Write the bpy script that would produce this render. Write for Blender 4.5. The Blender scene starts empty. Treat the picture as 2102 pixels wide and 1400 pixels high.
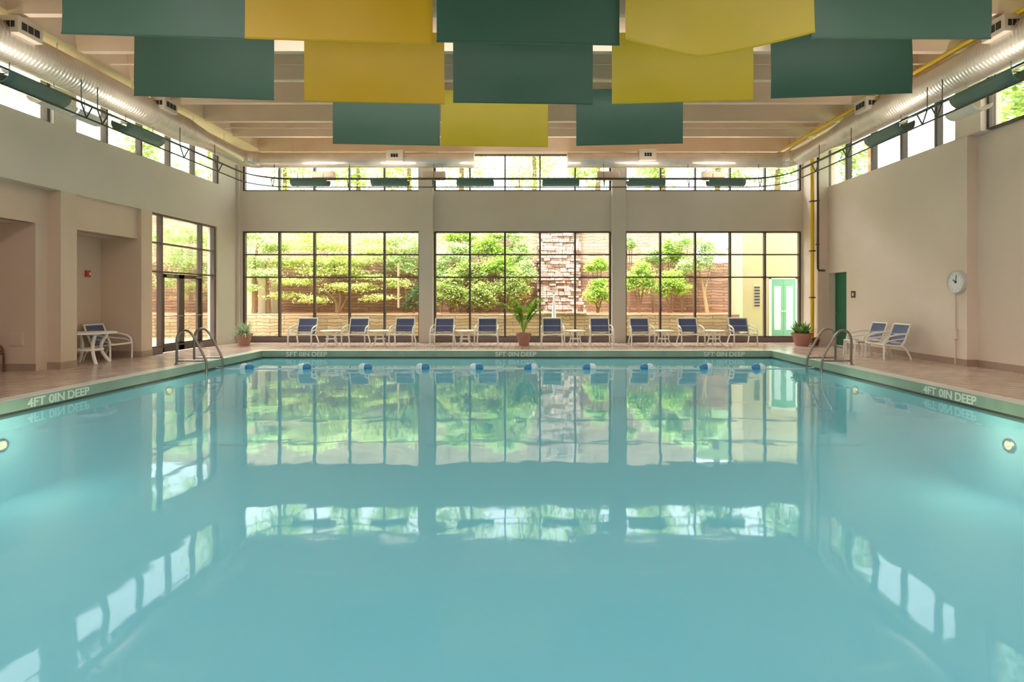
import bpy, bmesh, math, random
from mathutils import Vector, Matrix
C = bpy.context.scene.collection
PI = math.pi
F, CX, CY, H = 1120.0, 1086.0, 612.0, 1.5      # focal length, vanishing point (pixels of the 2102x1400 frame), eye height

def PX(px, Y): return (px - CX) / F * Y
def PZ(py, Y): return H + (CY - py) / F * Y

# ------------------------------------------------------------------ helpers
def lin(c):
    out = []
    for v in c[:3]:
        v = v / 255.0
        out.append(v / 12.92 if v <= .04045 else ((v + .055) / 1.055) ** 2.4)
    return (out[0], out[1], out[2], 1.0)

def mat(name, col, rough=.6, metal=0.0, var=.0, vscale=3.0, bump=0.0, bscale=40.0, spec=.5, emit=0.0):
    m = bpy.data.materials.new(name); m.use_nodes = True
    nt = m.node_tree; N = nt.nodes; L = nt.links
    b = N['Principled BSDF']
    c = lin(col)
    b.inputs['Base Color'].default_value = c
    b.inputs['Roughness'].default_value = rough
    b.inputs['Metallic'].default_value = metal
    b.inputs['Specular IOR Level'].default_value = spec
    if emit:
        b.inputs['Emission Color'].default_value = c; b.inputs['Emission Strength'].default_value = emit
    if var or bump:
        tc = N.new('ShaderNodeTexCoord')
    if var:
        n = N.new('ShaderNodeTexNoise'); n.inputs['Scale'].default_value = vscale; n.inputs['Detail'].default_value = 5
        L.new(tc.outputs['Object'], n.inputs['Vector'])
        r = N.new('ShaderNodeValToRGB')
        r.color_ramp.elements[0].position = .3; r.color_ramp.elements[1].position = .7
        r.color_ramp.elements[0].color = tuple(x * (1 - var) for x in c[:3]) + (1,)
        r.color_ramp.elements[1].color = tuple(min(1, x * (1 + var)) for x in c[:3]) + (1,)
        L.new(n.outputs['Fac'], r.inputs['Fac']); L.new(r.outputs['Color'], b.inputs['Base Color'])
    if bump:
        n2 = N.new('ShaderNodeTexNoise'); n2.inputs['Scale'].default_value = bscale; n2.inputs['Detail'].default_value = 3
        L.new(tc.outputs['Object'], n2.inputs['Vector'])
        bp = N.new('ShaderNodeBump'); bp.inputs['Strength'].default_value = bump; bp.inputs['Distance'].default_value = .02
        L.new(n2.outputs['Fac'], bp.inputs['Height']); L.new(bp.outputs['Normal'], b.inputs['Normal'])
    return m

def brick_mat(name, c1, c2, mortar, bw, bh, msize=.01, rough=.7, bump=.3, plane='xz', noise=.35, spec=.4, coat=0):
    m = bpy.data.materials.new(name); m.use_nodes = True
    nt = m.node_tree; N = nt.nodes; L = nt.links
    b = N['Principled BSDF']; b.inputs['Roughness'].default_value = rough; b.inputs['Specular IOR Level'].default_value = spec
    tc = N.new('ShaderNodeTexCoord'); sp = N.new('ShaderNodeSeparateXYZ'); cb = N.new('ShaderNodeCombineXYZ')
    L.new(tc.outputs['Object'], sp.inputs[0])
    L.new(sp.outputs['XYZ'.index(plane[0].upper())], cb.inputs[0]); L.new(sp.outputs['XYZ'.index(plane[1].upper())], cb.inputs[1])
    vec = cb.outputs[0]
    if noise:
        nz = N.new('ShaderNodeTexNoise'); nz.inputs['Scale'].default_value = 3.0
        L.new(cb.outputs[0], nz.inputs['Vector'])
        ad = N.new('ShaderNodeVectorMath'); ad.operation = 'MULTIPLY_ADD'
        ad.inputs[1].default_value = (noise * bh, noise * bh, 0)
        L.new(nz.outputs['Color'], ad.inputs[0]); L.new(cb.outputs[0], ad.inputs[2]); vec = ad.outputs[0]
    br = N.new('ShaderNodeTexBrick')
    br.inputs['Color1'].default_value = lin(c1); br.inputs['Color2'].default_value = lin(c2); br.inputs['Mortar'].default_value = lin(mortar)
    br.inputs['Scale'].default_value = 1.0; br.inputs['Brick Width'].default_value = bw; br.inputs['Row Height'].default_value = bh
    br.inputs['Mortar Size'].default_value = msize; br.inputs['Bias'].default_value = 0
    L.new(vec, br.inputs['Vector'])
    n = N.new('ShaderNodeTexNoise'); n.inputs['Scale'].default_value = 1.5; n.inputs['Detail'].default_value = 6
    L.new(tc.outputs['Object'], n.inputs['Vector'])
    mx = N.new('ShaderNodeMix'); mx.data_type = 'RGBA'; mx.blend_type = 'MULTIPLY'; mx.inputs[0].default_value = .5
    L.new(br.outputs['Color'], mx.inputs[6])
    rr = N.new('ShaderNodeValToRGB'); rr.color_ramp.elements[0].position = .3; rr.color_ramp.elements[1].position = .7
    rr.color_ramp.elements[0].color = (.62, .6, .58, 1); rr.color_ramp.elements[1].color = (1.25, 1.25, 1.25, 1)
    L.new(n.outputs['Fac'], rr.inputs['Fac']); L.new(rr.outputs['Color'], mx.inputs[7])
    L.new(mx.outputs[2], b.inputs['Base Color'])
    bp = N.new('ShaderNodeBump'); bp.inputs['Strength'].default_value = bump; bp.inputs['Distance'].default_value = .02; bp.invert = True
    L.new(br.outputs['Fac'], bp.inputs['Height']); L.new(bp.outputs['Normal'], b.inputs['Normal'])
    return m

def leaf_mat(name, cols, trans=.35):
    m = bpy.data.materials.new(name); m.use_nodes = True
    nt = m.node_tree; N = nt.nodes; L = nt.links
    for n in list(N): N.remove(n)
    out = N.new('ShaderNodeOutputMaterial'); g = N.new('ShaderNodeNewGeometry'); r = N.new('ShaderNodeValToRGB')
    el = r.color_ramp.elements
    while len(el) < len(cols): el.new(.5)
    for i, c in enumerate(cols):
        el[i].position = i / (len(cols) - 1); el[i].color = lin(c)
    L.new(g.outputs['Random Per Island'], r.inputs['Fac'])
    d = N.new('ShaderNodeBsdfDiffuse'); t = N.new('ShaderNodeBsdfTranslucent'); mx = N.new('ShaderNodeMixShader')
    mx.inputs[0].default_value = trans
    L.new(r.outputs['Color'], d.inputs['Color']); L.new(r.outputs['Color'], t.inputs['Color'])
    L.new(d.outputs[0], mx.inputs[1]); L.new(t.outputs[0], mx.inputs[2]); L.new(mx.outputs[0], out.inputs['Surface'])
    return m

def glass_mat(name, tint=(1, 1, 1), refl=.6):
    m = bpy.data.materials.new(name); m.use_nodes = True
    nt = m.node_tree; N = nt.nodes; L = nt.links
    for n in list(N): N.remove(n)
    out = N.new('ShaderNodeOutputMaterial'); tr = N.new('ShaderNodeBsdfTransparent'); gl = N.new('ShaderNodeBsdfGlossy')
    tr.inputs['Color'].default_value = tuple(tint) + (1,)
    gl.inputs['Roughness'].default_value = .02
    fr = N.new('ShaderNodeFresnel'); fr.inputs['IOR'].default_value = 1.45
    mu = N.new('ShaderNodeMath'); mu.operation = 'MULTIPLY'; mu.inputs[1].default_value = refl
    mx = N.new('ShaderNodeMixShader')
    L.new(fr.outputs[0], mu.inputs[0]); L.new(mu.outputs[0], mx.inputs[0])
    L.new(tr.outputs[0], mx.inputs[1]); L.new(gl.outputs[0], mx.inputs[2]); L.new(mx.outputs[0], out.inputs['Surface'])
    return m

class MB:
    def __init__(s): s.v = []; s.f = []
    def add(s, vs, fs):
        o = len(s.v); s.v += [tuple(p) for p in vs]; s.f += [tuple(i + o for i in f) for f in fs]; return s
    def box(s, x0, x1, y0, y1, z0, z1):
        x0, x1 = min(x0, x1), max(x0, x1); y0, y1 = min(y0, y1), max(y0, y1); z0, z1 = min(z0, z1), max(z0, z1)
        return s.add([(x0,y0,z0),(x1,y0,z0),(x1,y1,z0),(x0,y1,z0),(x0,y0,z1),(x1,y0,z1),(x1,y1,z1),(x0,y1,z1)],
                     [(3,2,1,0),(4,5,6,7),(0,1,5,4),(1,2,6,5),(2,3,7,6),(3,0,4,7)])
    def quad(s, a, b, c, d): return s.add([a, b, c, d], [(0,1,2,3)])
    def tube(s, pts, r, seg=10, cap=True):
        pts = [Vector(p) for p in pts]; n = len(pts)
        rs = r if isinstance(r, (list, tuple)) else [r] * n
        vs = []; fs = []; prev = None
        for i, p in enumerate(pts):
            t = (pts[min(i + 1, n - 1)] - pts[max(i - 1, 0)])
            if t.length < 1e-9: t = Vector((0, 0, 1))
            t.normalize()
            if prev is None:
                a = Vector((0, 0, 1)) if abs(t.z) < .9 else Vector((1, 0, 0))
                u = t.cross(a).normalized()
            else:
                u = (prev - t * prev.dot(t)).normalized()
            prev = u; w = t.cross(u)
            for k in range(seg):
                an = 2 * PI * k / seg
                vs.append(p + (u * math.cos(an) + w * math.sin(an)) * rs[i])
        for i in range(n - 1):
            for k in range(seg):
                a = i * seg + k; b = i * seg + (k + 1) % seg
                fs.append((a, b, b + seg, a + seg))
        if cap:
            fs.append(tuple(reversed(range(seg)))); fs.append(tuple(range((n - 1) * seg, n * seg)))
        return s.add(vs, fs)
    def lathe(s, prof, c=(0,0,0), seg=28, M=None):
        vs = []; fs = []; n = len(prof)
        for (r, z) in prof:
            for k in range(seg):
                an = 2 * PI * k / seg
                p = Vector((r * math.cos(an), r * math.sin(an), z))
                if M is not None: p = M @ p
                vs.append(p + Vector(c))
        for i in range(n - 1):
            for k in range(seg):
                a = i * seg + k; b = i * seg + (k + 1) % seg
                fs.append((a, b, b + seg, a + seg))
        fs.append(tuple(reversed(range(seg)))); fs.append(tuple(range((n - 1) * seg, n * seg)))
        return s.add(vs, fs)
    def grid(s, fn, nu, nv):
        vs = [fn(i / nu, j / nv) for j in range(nv + 1) for i in range(nu + 1)]
        fs = [(j*(nu+1)+i, j*(nu+1)+i+1, (j+1)*(nu+1)+i+1, (j+1)*(nu+1)+i) for j in range(nv) for i in range(nu)]
        return s.add(vs, fs)
    def build(s, name, m, parent=None, smooth=False, bevel=0, solid=0, loc=None):
        me = bpy.data.meshes.new(name); me.from_pydata(s.v, [], s.f); me.update()
        if smooth: 
            me.polygons.foreach_set('use_smooth', [True] * len(me.polygons))
        me.materials.append(m)
        o = bpy.data.objects.new(name, me); C.objects.link(o)
        if parent is not None: o.parent = parent
        if loc is not None: o.location = loc
        if smooth:
            try: me.set_sharp_from_angle(angle=math.radians(40))
            except Exception: pass
        if solid:
            md = o.modifiers.new('solid', 'SOLIDIFY'); md.thickness = solid; md.offset = 0
        if bevel:
            md = o.modifiers.new('bevel', 'BEVEL'); md.width = bevel; md.segments = 2; md.limit_method = 'ANGLE'
        return o

def empty(name, loc=(0,0,0), rz=0):
    o = bpy.data.objects.new(name, None); C.objects.link(o); o.location = loc; o.rotation_euler = (0,0,rz)
    o.empty_display_size = .1; return o
def tag(o, label, cat, group=None, kind=None):
    o['label'] = label; o['category'] = cat
    if group: o['group'] = group
    if kind: o['kind'] = kind
    return o
def struct(o): o['kind'] = 'structure'; return o
def copy_tree(o, parent=None):
    c = o.copy(); C.objects.link(c); c.parent = parent
    for ch in list(o.children): copy_tree(ch, c)
    return c
def bez(pts, n=6):
    """Catmull-Rom through the points."""
    P = [Vector(p) for p in pts]; out = []
    for i in range(len(P) - 1):
        p0 = P[max(i-1,0)]; p1 = P[i]; p2 = P[i+1]; p3 = P[min(i+2,len(P)-1)]
        for k in range(n):
            t = k / n
            out.append(.5*((2*p1)+(p2-p0)*t+(2*p0-5*p1+4*p2-p3)*t*t+(3*p1-p0-3*p2+p3)*t**3))
    out.append(P[-1]); return out

# ------------------------------------------------------------------ materials
M = {}
M['wall']   = mat('wall paint', (204,193,179), .75, var=.04, vscale=.7, bump=.05, bscale=60)
M['wall_r'] = mat('right wall paint', (224,203,187), .6, var=.05, vscale=.6, bump=.05, bscale=60)
M['wall_l'] = mat('alcove paint', (208,182,158), .75, var=.04, vscale=.7)
M['skirt']  = mat('skirting tile', (158,132,114), .5, var=.08, vscale=5)
M['ceil']   = mat('ceiling concrete', (224,198,172), .8, var=.05, vscale=1.2)
M['frame']  = mat('bronze window frame', (72,56,52), .45)
M['curb']   = mat('window curb', (104,84,78), .6, var=.06)
M['glass']  = glass_mat('window glass', (.97,.99,.97), .5)
M['deck']   = brick_mat('deck tile', (212,184,168), (200,170,154), (138,110,98), .42, .21, .014, rough=.2, bump=.06, plane='xy', noise=0, spec=.9)
M['coping'] = mat('coping stone', (222,222,212), .25, var=.05, vscale=4)
M['tile']   = brick_mat('green pool tile', (140,168,148), (132,162,142), (142,164,148), .15, .15, .003, rough=.35, bump=.05, plane='xz', noise=0)
M['tile_s'] = brick_mat('green pool tile side', (140,168,148), (132,162,142), (142,164,148), .15, .15, .003, rough=.35, bump=.05, plane='yz', noise=0)
M['waterline_band'] = mat('dark gutter', (58,62,48), .5)  # dark band between the green tile face and the water
M['ink']    = mat('white lettering', (214,228,214), .5)
M['basin']  = mat('pool plaster', (150,216,238), .6, var=.03, vscale=.4)
M['stripe'] = mat('depth line', (60,130,150), .6)
M['steel']  = mat('stainless steel', (142,134,128), .28, 1.0)
M['duct']   = mat('galvanised duct', (214,206,196), .36, .75, var=.08, vscale=3)
M['ductbox']= mat('duct box', (204,192,176), .5, .2)
M['dark']   = mat('dark void', (24,22,20), .7)
M['green_b']= mat('green banner', (34,84,66), .5, var=.05, vscale=.8)
M['green_sheen']= mat('green banner with painted sheen', (64,104,86), .5, var=.05, vscale=.8)  # paler copy of the banner green, window sheen put into the colour
M['yel_b']  = mat('yellow banner', (206,166,4), .5, var=.05, vscale=.8)
M['yel_p']  = mat('yellow banner olive', (196,174,14), .5, var=.05, vscale=.8)
M['yelpipe']= mat('yellow pipe', (226,178,24), .4)
M['darkpipe']=mat('dark pipe', (62,46,42), .5)
M['rail']   = mat('dark green rail', (52,58,44), .5)
M['trough'] = mat('green trough', (78,106,98), .45)
M['trough_i']= mat('trough inside', (96,100,70), .6)
M['panel']  = mat('pale reflector', (206,186,166), .5)
M['white']  = mat('white enamel', (238,232,220), .35)
M['sling']  = None
M['terra']  = mat('terracotta', (164,114,96), .7, var=.1, vscale=6)
M['soil']   = mat('soil', (58,42,32), .9, var=.2, vscale=20)
M['greendoor']= mat('green door', (36,112,82), .4)
M['paledoor']= mat('pale green door', (104,158,130), .5)
M['cream']  = mat('cream stucco', (196,174,132), .8, var=.03)
M['shed']   = mat('grey beige stucco', (168,156,128), .8, var=.05)
M['bark']   = mat('bark', (112,86,56), .85, var=.2, vscale=9)
M['bark_p'] = mat('pale bark', (160,134,94), .85, var=.15, vscale=9)
M['mulch']  = mat('red mulch', (176,112,74), .95, var=.25, vscale=12)
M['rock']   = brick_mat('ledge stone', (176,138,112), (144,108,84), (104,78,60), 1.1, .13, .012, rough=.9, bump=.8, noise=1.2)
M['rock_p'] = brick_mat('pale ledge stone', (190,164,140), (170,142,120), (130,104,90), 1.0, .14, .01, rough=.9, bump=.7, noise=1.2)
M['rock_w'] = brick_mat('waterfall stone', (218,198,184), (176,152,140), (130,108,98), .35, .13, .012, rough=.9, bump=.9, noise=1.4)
M['rock_d'] = brick_mat('shaded ledge stone', (150,112,86), (116,84,64), (78,56,44), 1.1, .13, .012, rough=.9, bump=.8, noise=1.2)  # darker copy of the ledge stone, shade behind the maple put into the colour
M['lawn']   = mat('lawn', (150,168,96), .9, var=.2, vscale=14, bump=.3)
M['hill']   = mat('hillside', (120,140,70), .9, var=.2, vscale=2)
M['red']    = mat('red alarm', (196,48,36), .4)
M['float_b']= mat('blue float', (36,122,178), .35)
M['float_w']= mat('white float', (216,232,238), .4)
M['clockf'] = mat('clock face', (232,236,240), .4)
M['clockr'] = mat('clock rim', (206,206,202), .3, .3)
M['lampglow']= mat('lamp glow', (255,240,200), .5, emit=.12)
M['brown']  = mat('brown frame', (92,58,40), .5)
M['tan']    = mat('tan sling', (150,112,84), .7)
M['rust']   = mat('rust timber', (196,120,80), .7)
M['umb']    = mat('folded umbrella cloth', (214,216,226), .7, var=.05)
M['foldleaf']= leaf_mat('palm leaf', [(84,140,36),(136,190,54),(180,216,92)], .3)
M['spike']  = leaf_mat('spiky leaf', [(130,156,120),(176,200,160),(206,222,186)], .2)
M['broad']  = leaf_mat('broad leaf', [(60,110,50),(110,150,70),(170,200,140)], .25)
M['russet'] = leaf_mat('russet leaf', [(110,50,40),(150,80,60),(120,90,50)], .2)
M['maple']  = leaf_mat('maple leaf', [(130,160,50),(188,212,96),(222,232,150),(238,222,180)], .45)
M['pale']   = leaf_mat('pale leaf', [(150,180,110),(204,222,150),(228,238,190)], .45)
M['shrub']  = leaf_mat('shrub leaf', [(80,108,40),(140,170,76),(196,212,120),(220,206,144)], .4)
M['lime']   = leaf_mat('lime leaf', [(120,160,50),(180,212,90),(216,232,140)], .45)
M['conifer']= leaf_mat('dark leaf', [(40,70,40),(70,106,60),(100,130,80)], .25)
M['far']    = leaf_mat('far leaf', [(150,176,70),(196,212,116),(226,232,160)], .5)
M['far_g']  = leaf_mat('far green leaf', [(104,140,44),(160,190,76),(204,220,120)], .5)

def sling_mat():
    m = bpy.data.materials.new('navy sling'); m.use_nodes = True
    nt = m.node_tree; N = nt.nodes; L = nt.links
    b = N['Principled BSDF']; b.inputs['Roughness'].default_value = .6
    tc = N.new('ShaderNodeTexCoord'); sp = N.new('ShaderNodeSeparateXYZ'); L.new(tc.outputs['Object'], sp.inputs[0])
    r = N.new('ShaderNodeValToRGB'); r.color_ramp.interpolation = 'CONSTANT'
    navy = lin((76,86,128)); pale = lin((166,176,206)); mid = lin((100,110,150))
    el = r.color_ramp.elements
    el[0].position = 0; el[0].color = navy; el[1].position = .465; el[1].color = mid
    for p, c in ((.50, navy), (.60, pale), (.625, navy)):
        e = el.new(p); e.color = c
    L.new(sp.outputs[2], r.inputs['Fac']); L.new(r.outputs['Color'], b.inputs['Base Color'])
    return m
M['sling'] = sling_mat()

def water_mat():
    m = bpy.data.materials.new('pool water'); m.use_nodes = True
    nt = m.node_tree; N = nt.nodes; L = nt.links
    for n in list(N): N.remove(n)
    out = N.new('ShaderNodeOutputMaterial')
    tr = N.new('ShaderNodeBsdfTransparent'); tr.inputs['Color'].default_value = (.80, .95, 1.0, 1)
    df = N.new('ShaderNodeBsdfDiffuse'); df.inputs['Color'].default_value = (.20, .66, .78, 1)
    gl = N.new('ShaderNodeBsdfGlossy'); gl.inputs['Roughness'].default_value = .035; gl.inputs['Color'].default_value = (.86, .97, 1, 1)
    mx = N.new('ShaderNodeMixShader'); mx.inputs[0].default_value = .55
    L.new(tr.outputs[0], mx.inputs[1]); L.new(df.outputs[0], mx.inputs[2])
    fr = N.new('ShaderNodeFresnel'); fr.inputs['IOR'].default_value = 1.33
    tc = N.new('ShaderNodeTexCoord')
    n1 = N.new('ShaderNodeTexNoise'); n1.inputs['Scale'].default_value = 1.6; n1.inputs['Detail'].default_value = 2
    L.new(tc.outputs['Object'], n1.inputs['Vector'])
    bp = N.new('ShaderNodeBump'); bp.inputs['Strength'].default_value = .06; bp.inputs['Distance'].default_value = .05
    L.new(n1.outputs['Fac'], bp.inputs['Height'])
    L.new(bp.outputs['Normal'], gl.inputs['Normal'])
    mf = N.new('ShaderNodeMixShader')
    L.new(fr.outputs[0], mf.inputs[0]); L.new(mx.outputs[0], mf.inputs[1]); L.new(gl.outputs[0], mf.inputs[2])
    L.new(mf.outputs[0], out.inputs['Surface'])
    return m
M['water'] = water_mat()

# ------------------------------------------------------------------ room constants
XL, XR, YB = -9.87, 9.6, 18.45
YN = -9.0
ZL, ZS, ZT, ZC = 3.77, 5.12, 6.38, 7.25         # lower lintel, clerestory sill, clerestory head, ceiling
PL, PR, PF, PN = -7.6, 6.92, 15.55, 1.2         # pool edges
ZW = -.21
XRN = 9.83
BAYS = [(PX(497,YB), PX(862,YB)), (PX(890,YB), PX(1255,YB)), (PX(1283,YB), PX(1646,YB))]

# ------------------------------------------------------------------ floor, pool
mb = MB()
mb.box(-15, PL-.3, YN, YB+.5, -.25, 0); mb.box(PR+.3, XRN+.4, YN, YB+.5, -.25, 0)
mb.box(PL-.3, PR+.3, PF+.3, YB+.5, -.25, 0); mb.box(PL-.3, PR+.3, YN, PN-.3, -.25, 0)
struct(mb.build('floor', M['deck']))
mb = MB()
mb.box(PL-.3, PR+.3, PF, PF+.3, -.06, .006); mb.box(PL-.3, PR+.3, PN-.3, PN, -.06, .006)
mb.box(PL-.3, PL, PN, PF, -.06, .006); mb.box(PR, PR+.3, PN, PF, -.06, .006)
cop = struct(mb.build('trim_1', M['coping'], bevel=.012))
mb = MB(); mb.box(PL, PR, PF-.02, PF+.2, -.17, .002)
struct(mb.build('trim_2', M['tile']))
mb = MB(); mb.box(PL-.2, PL+.02, PN, PF, -.17, .002)
struct(mb.build('trim_3', M['tile_s']))
mb = MB(); mb.box(PR-.02, PR+.2, PN, PF, -.17, .002)
struct(mb.build('trim_4', M['tile_s']))
mb = MB()
mb.box(PL-.2, PR+.2, PF-.012, PF+.2, -.25, -.17); mb.box(PL-.2, PL+.012, PN, PF, -.25, -.17); mb.box(PR-.012, PR+.2, PN, PF, -.25, -.17)
struct(mb.build('trim_5', M['waterline_band']))
ZB = -1.45
mb = MB()
mb.quad((PL,PN,ZB),(PR,PN,ZB),(PR,PF,ZB),(PL,PF,ZB))
mb.quad((PL,PF,ZB),(PR,PF,ZB),(PR,PF,-.24),(PL,PF,-.24)); mb.quad((PR,PN,ZB),(PL,PN,ZB),(PL,PN,-.05),(PR,PN,-.05))
mb.quad((PL,PN,ZB),(PL,PF,ZB),(PL,PF,-.24),(PL,PN,-.24)); mb.quad((PR,PF,ZB),(PR,PN,ZB),(PR,PN,-.24),(PR,PF,-.24))
basin = struct(mb.build('pool_floor', M['basin']))
mb = MB(); mb.box(PL+.01, PR-.01, 10.9, 11.0, ZB+.002, ZB+.006)
struct(mb.build('trim_6', M['stripe']))
mb = MB(); mb.quad((PL-.05,PN-.05,ZW),(PR+.05,PN-.05,ZW),(PR+.05,PF+.05,ZW),(PL-.05,PF+.05,ZW))
w = mb.build('pool_water', M['water']); w['kind'] = 'structure'

def lettering(text, width, height, loc, rot, nm):
    """One marking: an empty with one mesh per word."""
    root = empty(nm, loc); root.rotation_euler = rot
    def word(t):
        cu = bpy.data.curves.new('lettering', 'FONT'); cu.body = t; cu.size = 1; cu.extrude = .004; cu.offset = .02
        ob = bpy.data.objects.new('lettering', cu); C.objects.link(ob)
        dg = bpy.context.evaluated_depsgraph_get(); dg.update()
        me = bpy.data.meshes.new_from_object(ob.evaluated_get(dg)); bpy.data.objects.remove(ob)
        return me
    ms = [word(t) for t in text.split()]; x = 0; pos = []
    for me in ms:
        xs = [v.co.x for v in me.vertices]; pos.append((x - min(xs), x)); x += max(xs) - min(xs) + .34
    tot = x - .34
    ys = [v.co.y for me in ms for v in me.vertices]; y0, y1 = min(ys), max(ys)
    for me, (sh, _) in zip(ms, pos):
        for v in me.vertices:
            v.co.x = ((v.co.x + sh)/tot - .5) * width; v.co.y = ((v.co.y - y0)/(y1-y0) - .5) * height
        me.materials.clear(); me.materials.append(M['ink'])
        o = bpy.data.objects.new('lettering', me); C.objects.link(o); o.parent = root
    return root
for i, (px, w_) in enumerate([(630, 'beside the alcove end'), (1059, 'below the potted palm'), (1486, 'beside the yellow pipe end')]):
    o = lettering('5FT 0IN DEEP', 1.17, .135, (PX(px, PF), PF-.022, -.095), (PI/2, 0, 0), 'depth_marking')
    tag(o, 'white painted five feet depth marking on far pool edge, ' + w_, 'pool marking', 'far edge depth markings')
o = lettering('4FT 0IN DEEP', 1.16, .14, (PL+.022, 8.82, -.09), (PI/2, 0, PI/2), 'depth_marking')
tag(o, 'white painted four feet depth marking on pool edge along the alcove deck', 'pool marking', 'side edge depth markings')
o = lettering('4FT 0IN DEEP', 1.13, .14, (PR-.022, 8.98, -.09), (PI/2, 0, -PI/2), 'depth_marking')
tag(o, 'white painted four feet depth marking on pool edge below the clock wall', 'pool marking', 'side edge depth markings')

# ------------------------------------------------------------------ walls
T = .3
mb = MB()                                        # back wall
prev = XL - T
for (a, b) in BAYS + [(XR + T, None)]:
    mb.box(prev, a, YB, YB+T, 0, ZC)
    prev = b
for (a, b) in BAYS:
    mb.box(a, b, YB, YB+T, ZL, ZS); mb.box(a, b, YB, YB+T, ZT, ZC)
struct(mb.build('wall_back', M['wall']))
mb = MB()                                        # engaged columns and corner piers of the back wall
for (a, b) in ((BAYS[0][1], BAYS[1][0]), (BAYS[1][1], BAYS[2][0])):
    o = MB(); o.box(a, b, YB-.18, YB+.02, 0, ZC); struct(o.build('column', M['wall'], bevel=.008))
o = MB(); o.box(XL, PX(490,YB-.1), YB-.08, YB+.02, 0, ZC); struct(o.build('column', M['wall'], bevel=.008))
o = MB(); o.box(9.27, XR+.02, 17.52, YB+.02, 0, ZC); struct(o.build('column', M['wall_r'], bevel=.008))
o = MB(); o.box(PX(1655,YB), 9.28, YB-.12, YB+.02, 0, ZC); struct(o.build('column', M['wall'], bevel=.008))

mb = MB()                                        # left wall
mb.box(XL-T, XL, YN, YB+T, ZL, ZS)               # spandrel
mb.box(XL-T, XL, YN, YB+T, ZT, ZC)
for (a, b) in ((11.33, 11.9), (17.46, YB+T), (4.9, 5.4), (YN, 0)):
    mb.box(XL-T, XL, a, b, ZS, ZT)
mb.box(XL-T, XL, 17.27, YB+T, 0, ZL)
struct(mb.build('wall_left', M['wall']))
mb = MB()                                        # recessed alcove walls on the left
mb.box(-11.0, XL, 11.5, 11.91, 0, ZL)
mb.box(-11.2, XL, 13.89, 14.29, 0, ZL)
mb.box(-10.3, -10.15, YN, 11.22, 3.05, ZL+.3)
mb.box(-10.3, -9.97, 11.9, 13.9, 3.02, ZL+.3)
mb.box(-15, -10.15, 11.22, 11.52, 0, ZL)
mb.box(-11.2, -10.9, 11.9, 13.9, 0, ZL)
mb.box(-11.2, -10.2, 11.9, 13.9, 3.02, 3.1)
mb.box(-15, -10.2, YN, 11.4, 3.05, 3.15)
mb.box(-15, -14.8, YN, 11.4, 0, 3.1)
struct(mb.build('wall_alcove', M['wall_l']))
mb = MB()                                        # right wall
DY0, DY1 = 16.5, 17.5
mb.box(XR, XR+.45, 11.96, DY0, 0, ZS-.05)
mb.box(XR, XR+.45, DY1, YB+T, 0, ZS-.05)
mb.box(XR, XR+.45, DY0, DY1, 2.3, ZS-.05)
mb.box(XRN, XR+.45, YN, 11.96, 0, ZS-.05)
mb.box(XR, XR+.45, YN, YB+T, ZT, ZC)
for (a, b) in ((11.6, 12.3), (17.9, YB+T), (4.9, 5.4), (YN, 0)):
    mb.box(XR, XR+.45, a, b, ZS-.06, ZT)
struct(mb.build('wall_right', M['wall_r']))
mb = MB(); mb.box(XR-.015, XR, 11.96, DY0, 0, .15); mb.box(XRN-.015, XRN, YN, 11.96, 0, .15); mb.box(XR-.01, XRN, 11.945, 11.96, 0, .15)
struct(mb.build('baseboard_right', M['skirt']))
mb = MB()
mb.box(-15, -10.14, 11.205, 11.22, 0, .15); mb.box(-10.15, XL, 11.485, 11.5, 0, .15); mb.box(XL, XL+.015, 11.485, 11.91, 0, .15)
mb.box(XL, XL+.015, 13.89, 14.29, 0, .15); mb.box(-10.9, XL, 13.875, 13.89, 0, .15); mb.box(-10.9, -10.885, 11.91, 13.89, 0, .15)
struct(mb.build('baseboard_left', M['skirt']))

mb = MB(); mb.box(-15.2, XR+.45, YN-.3, YN, -.25, ZC+.25); struct(mb.build('wall_front', M['wall']))
# ceiling
mb = MB(); mb.box(XL-T, XR+.45, YN, YB+T, ZC, ZC+.25)
struct(mb.build('ceiling', M['ceil']))
mb = MB(); mb.box(XL, -9.0, YN, YB, 6.46, ZC); struct(mb.build('ceiling_beam', M['ceil']))
mb = MB(); mb.box(8.72, XR, YN, YB, 6.46, ZC); struct(mb.build('ceiling_beam', M['ceil']))
mb = MB(); mb.box(-9.0, 8.72, YB-.3, YB, 6.38, ZC); struct(mb.build('ceiling_beam', M['ceil']))
y = 9.48 - 1.43 * 5
for k in range(11):
    yy = y + 1.43 * k
    if yy > 17: break
    mb = MB()
    x0, x1 = -9.0, 8.72
    a, b, c = .065, .11, .2
    mb.add([(x0,yy-a,6.41),(x1,yy-a,6.41),(x1,yy+a,6.41),(x0,yy+a,6.41),(x0,yy-b,7.0),(x1,yy-b,7.0),(x1,yy+b,7.0),(x0,yy+b,7.0),
            (x0,yy-c,ZC),(x1,yy-c,ZC),(x1,yy+c,ZC),(x0,yy+c,ZC)],
           [(3,2,1,0),(0,1,5,4),(2,3,7,6),(4,5,9,8),(6,7,11,10),(0,4,7,3),(1,2,6,5),(4,8,11,7),(5,6,10,9)])
    struct(mb.build('ceiling_beam', M['ceil']))
for (yy, xa, xb, wh) in ((15.2, -7.65, 8.0, 'third from the windows'),):
    mb = MB(); mb.tube([(xa,yy,6.47),(xb,yy,6.47)], .025, 8)
    tag(mb.build('ceiling_conduit', M['white']), 'thin pale tube hung between the ceiling ribs before the windows', 'conduit', 'pale ceiling conduits')
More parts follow.
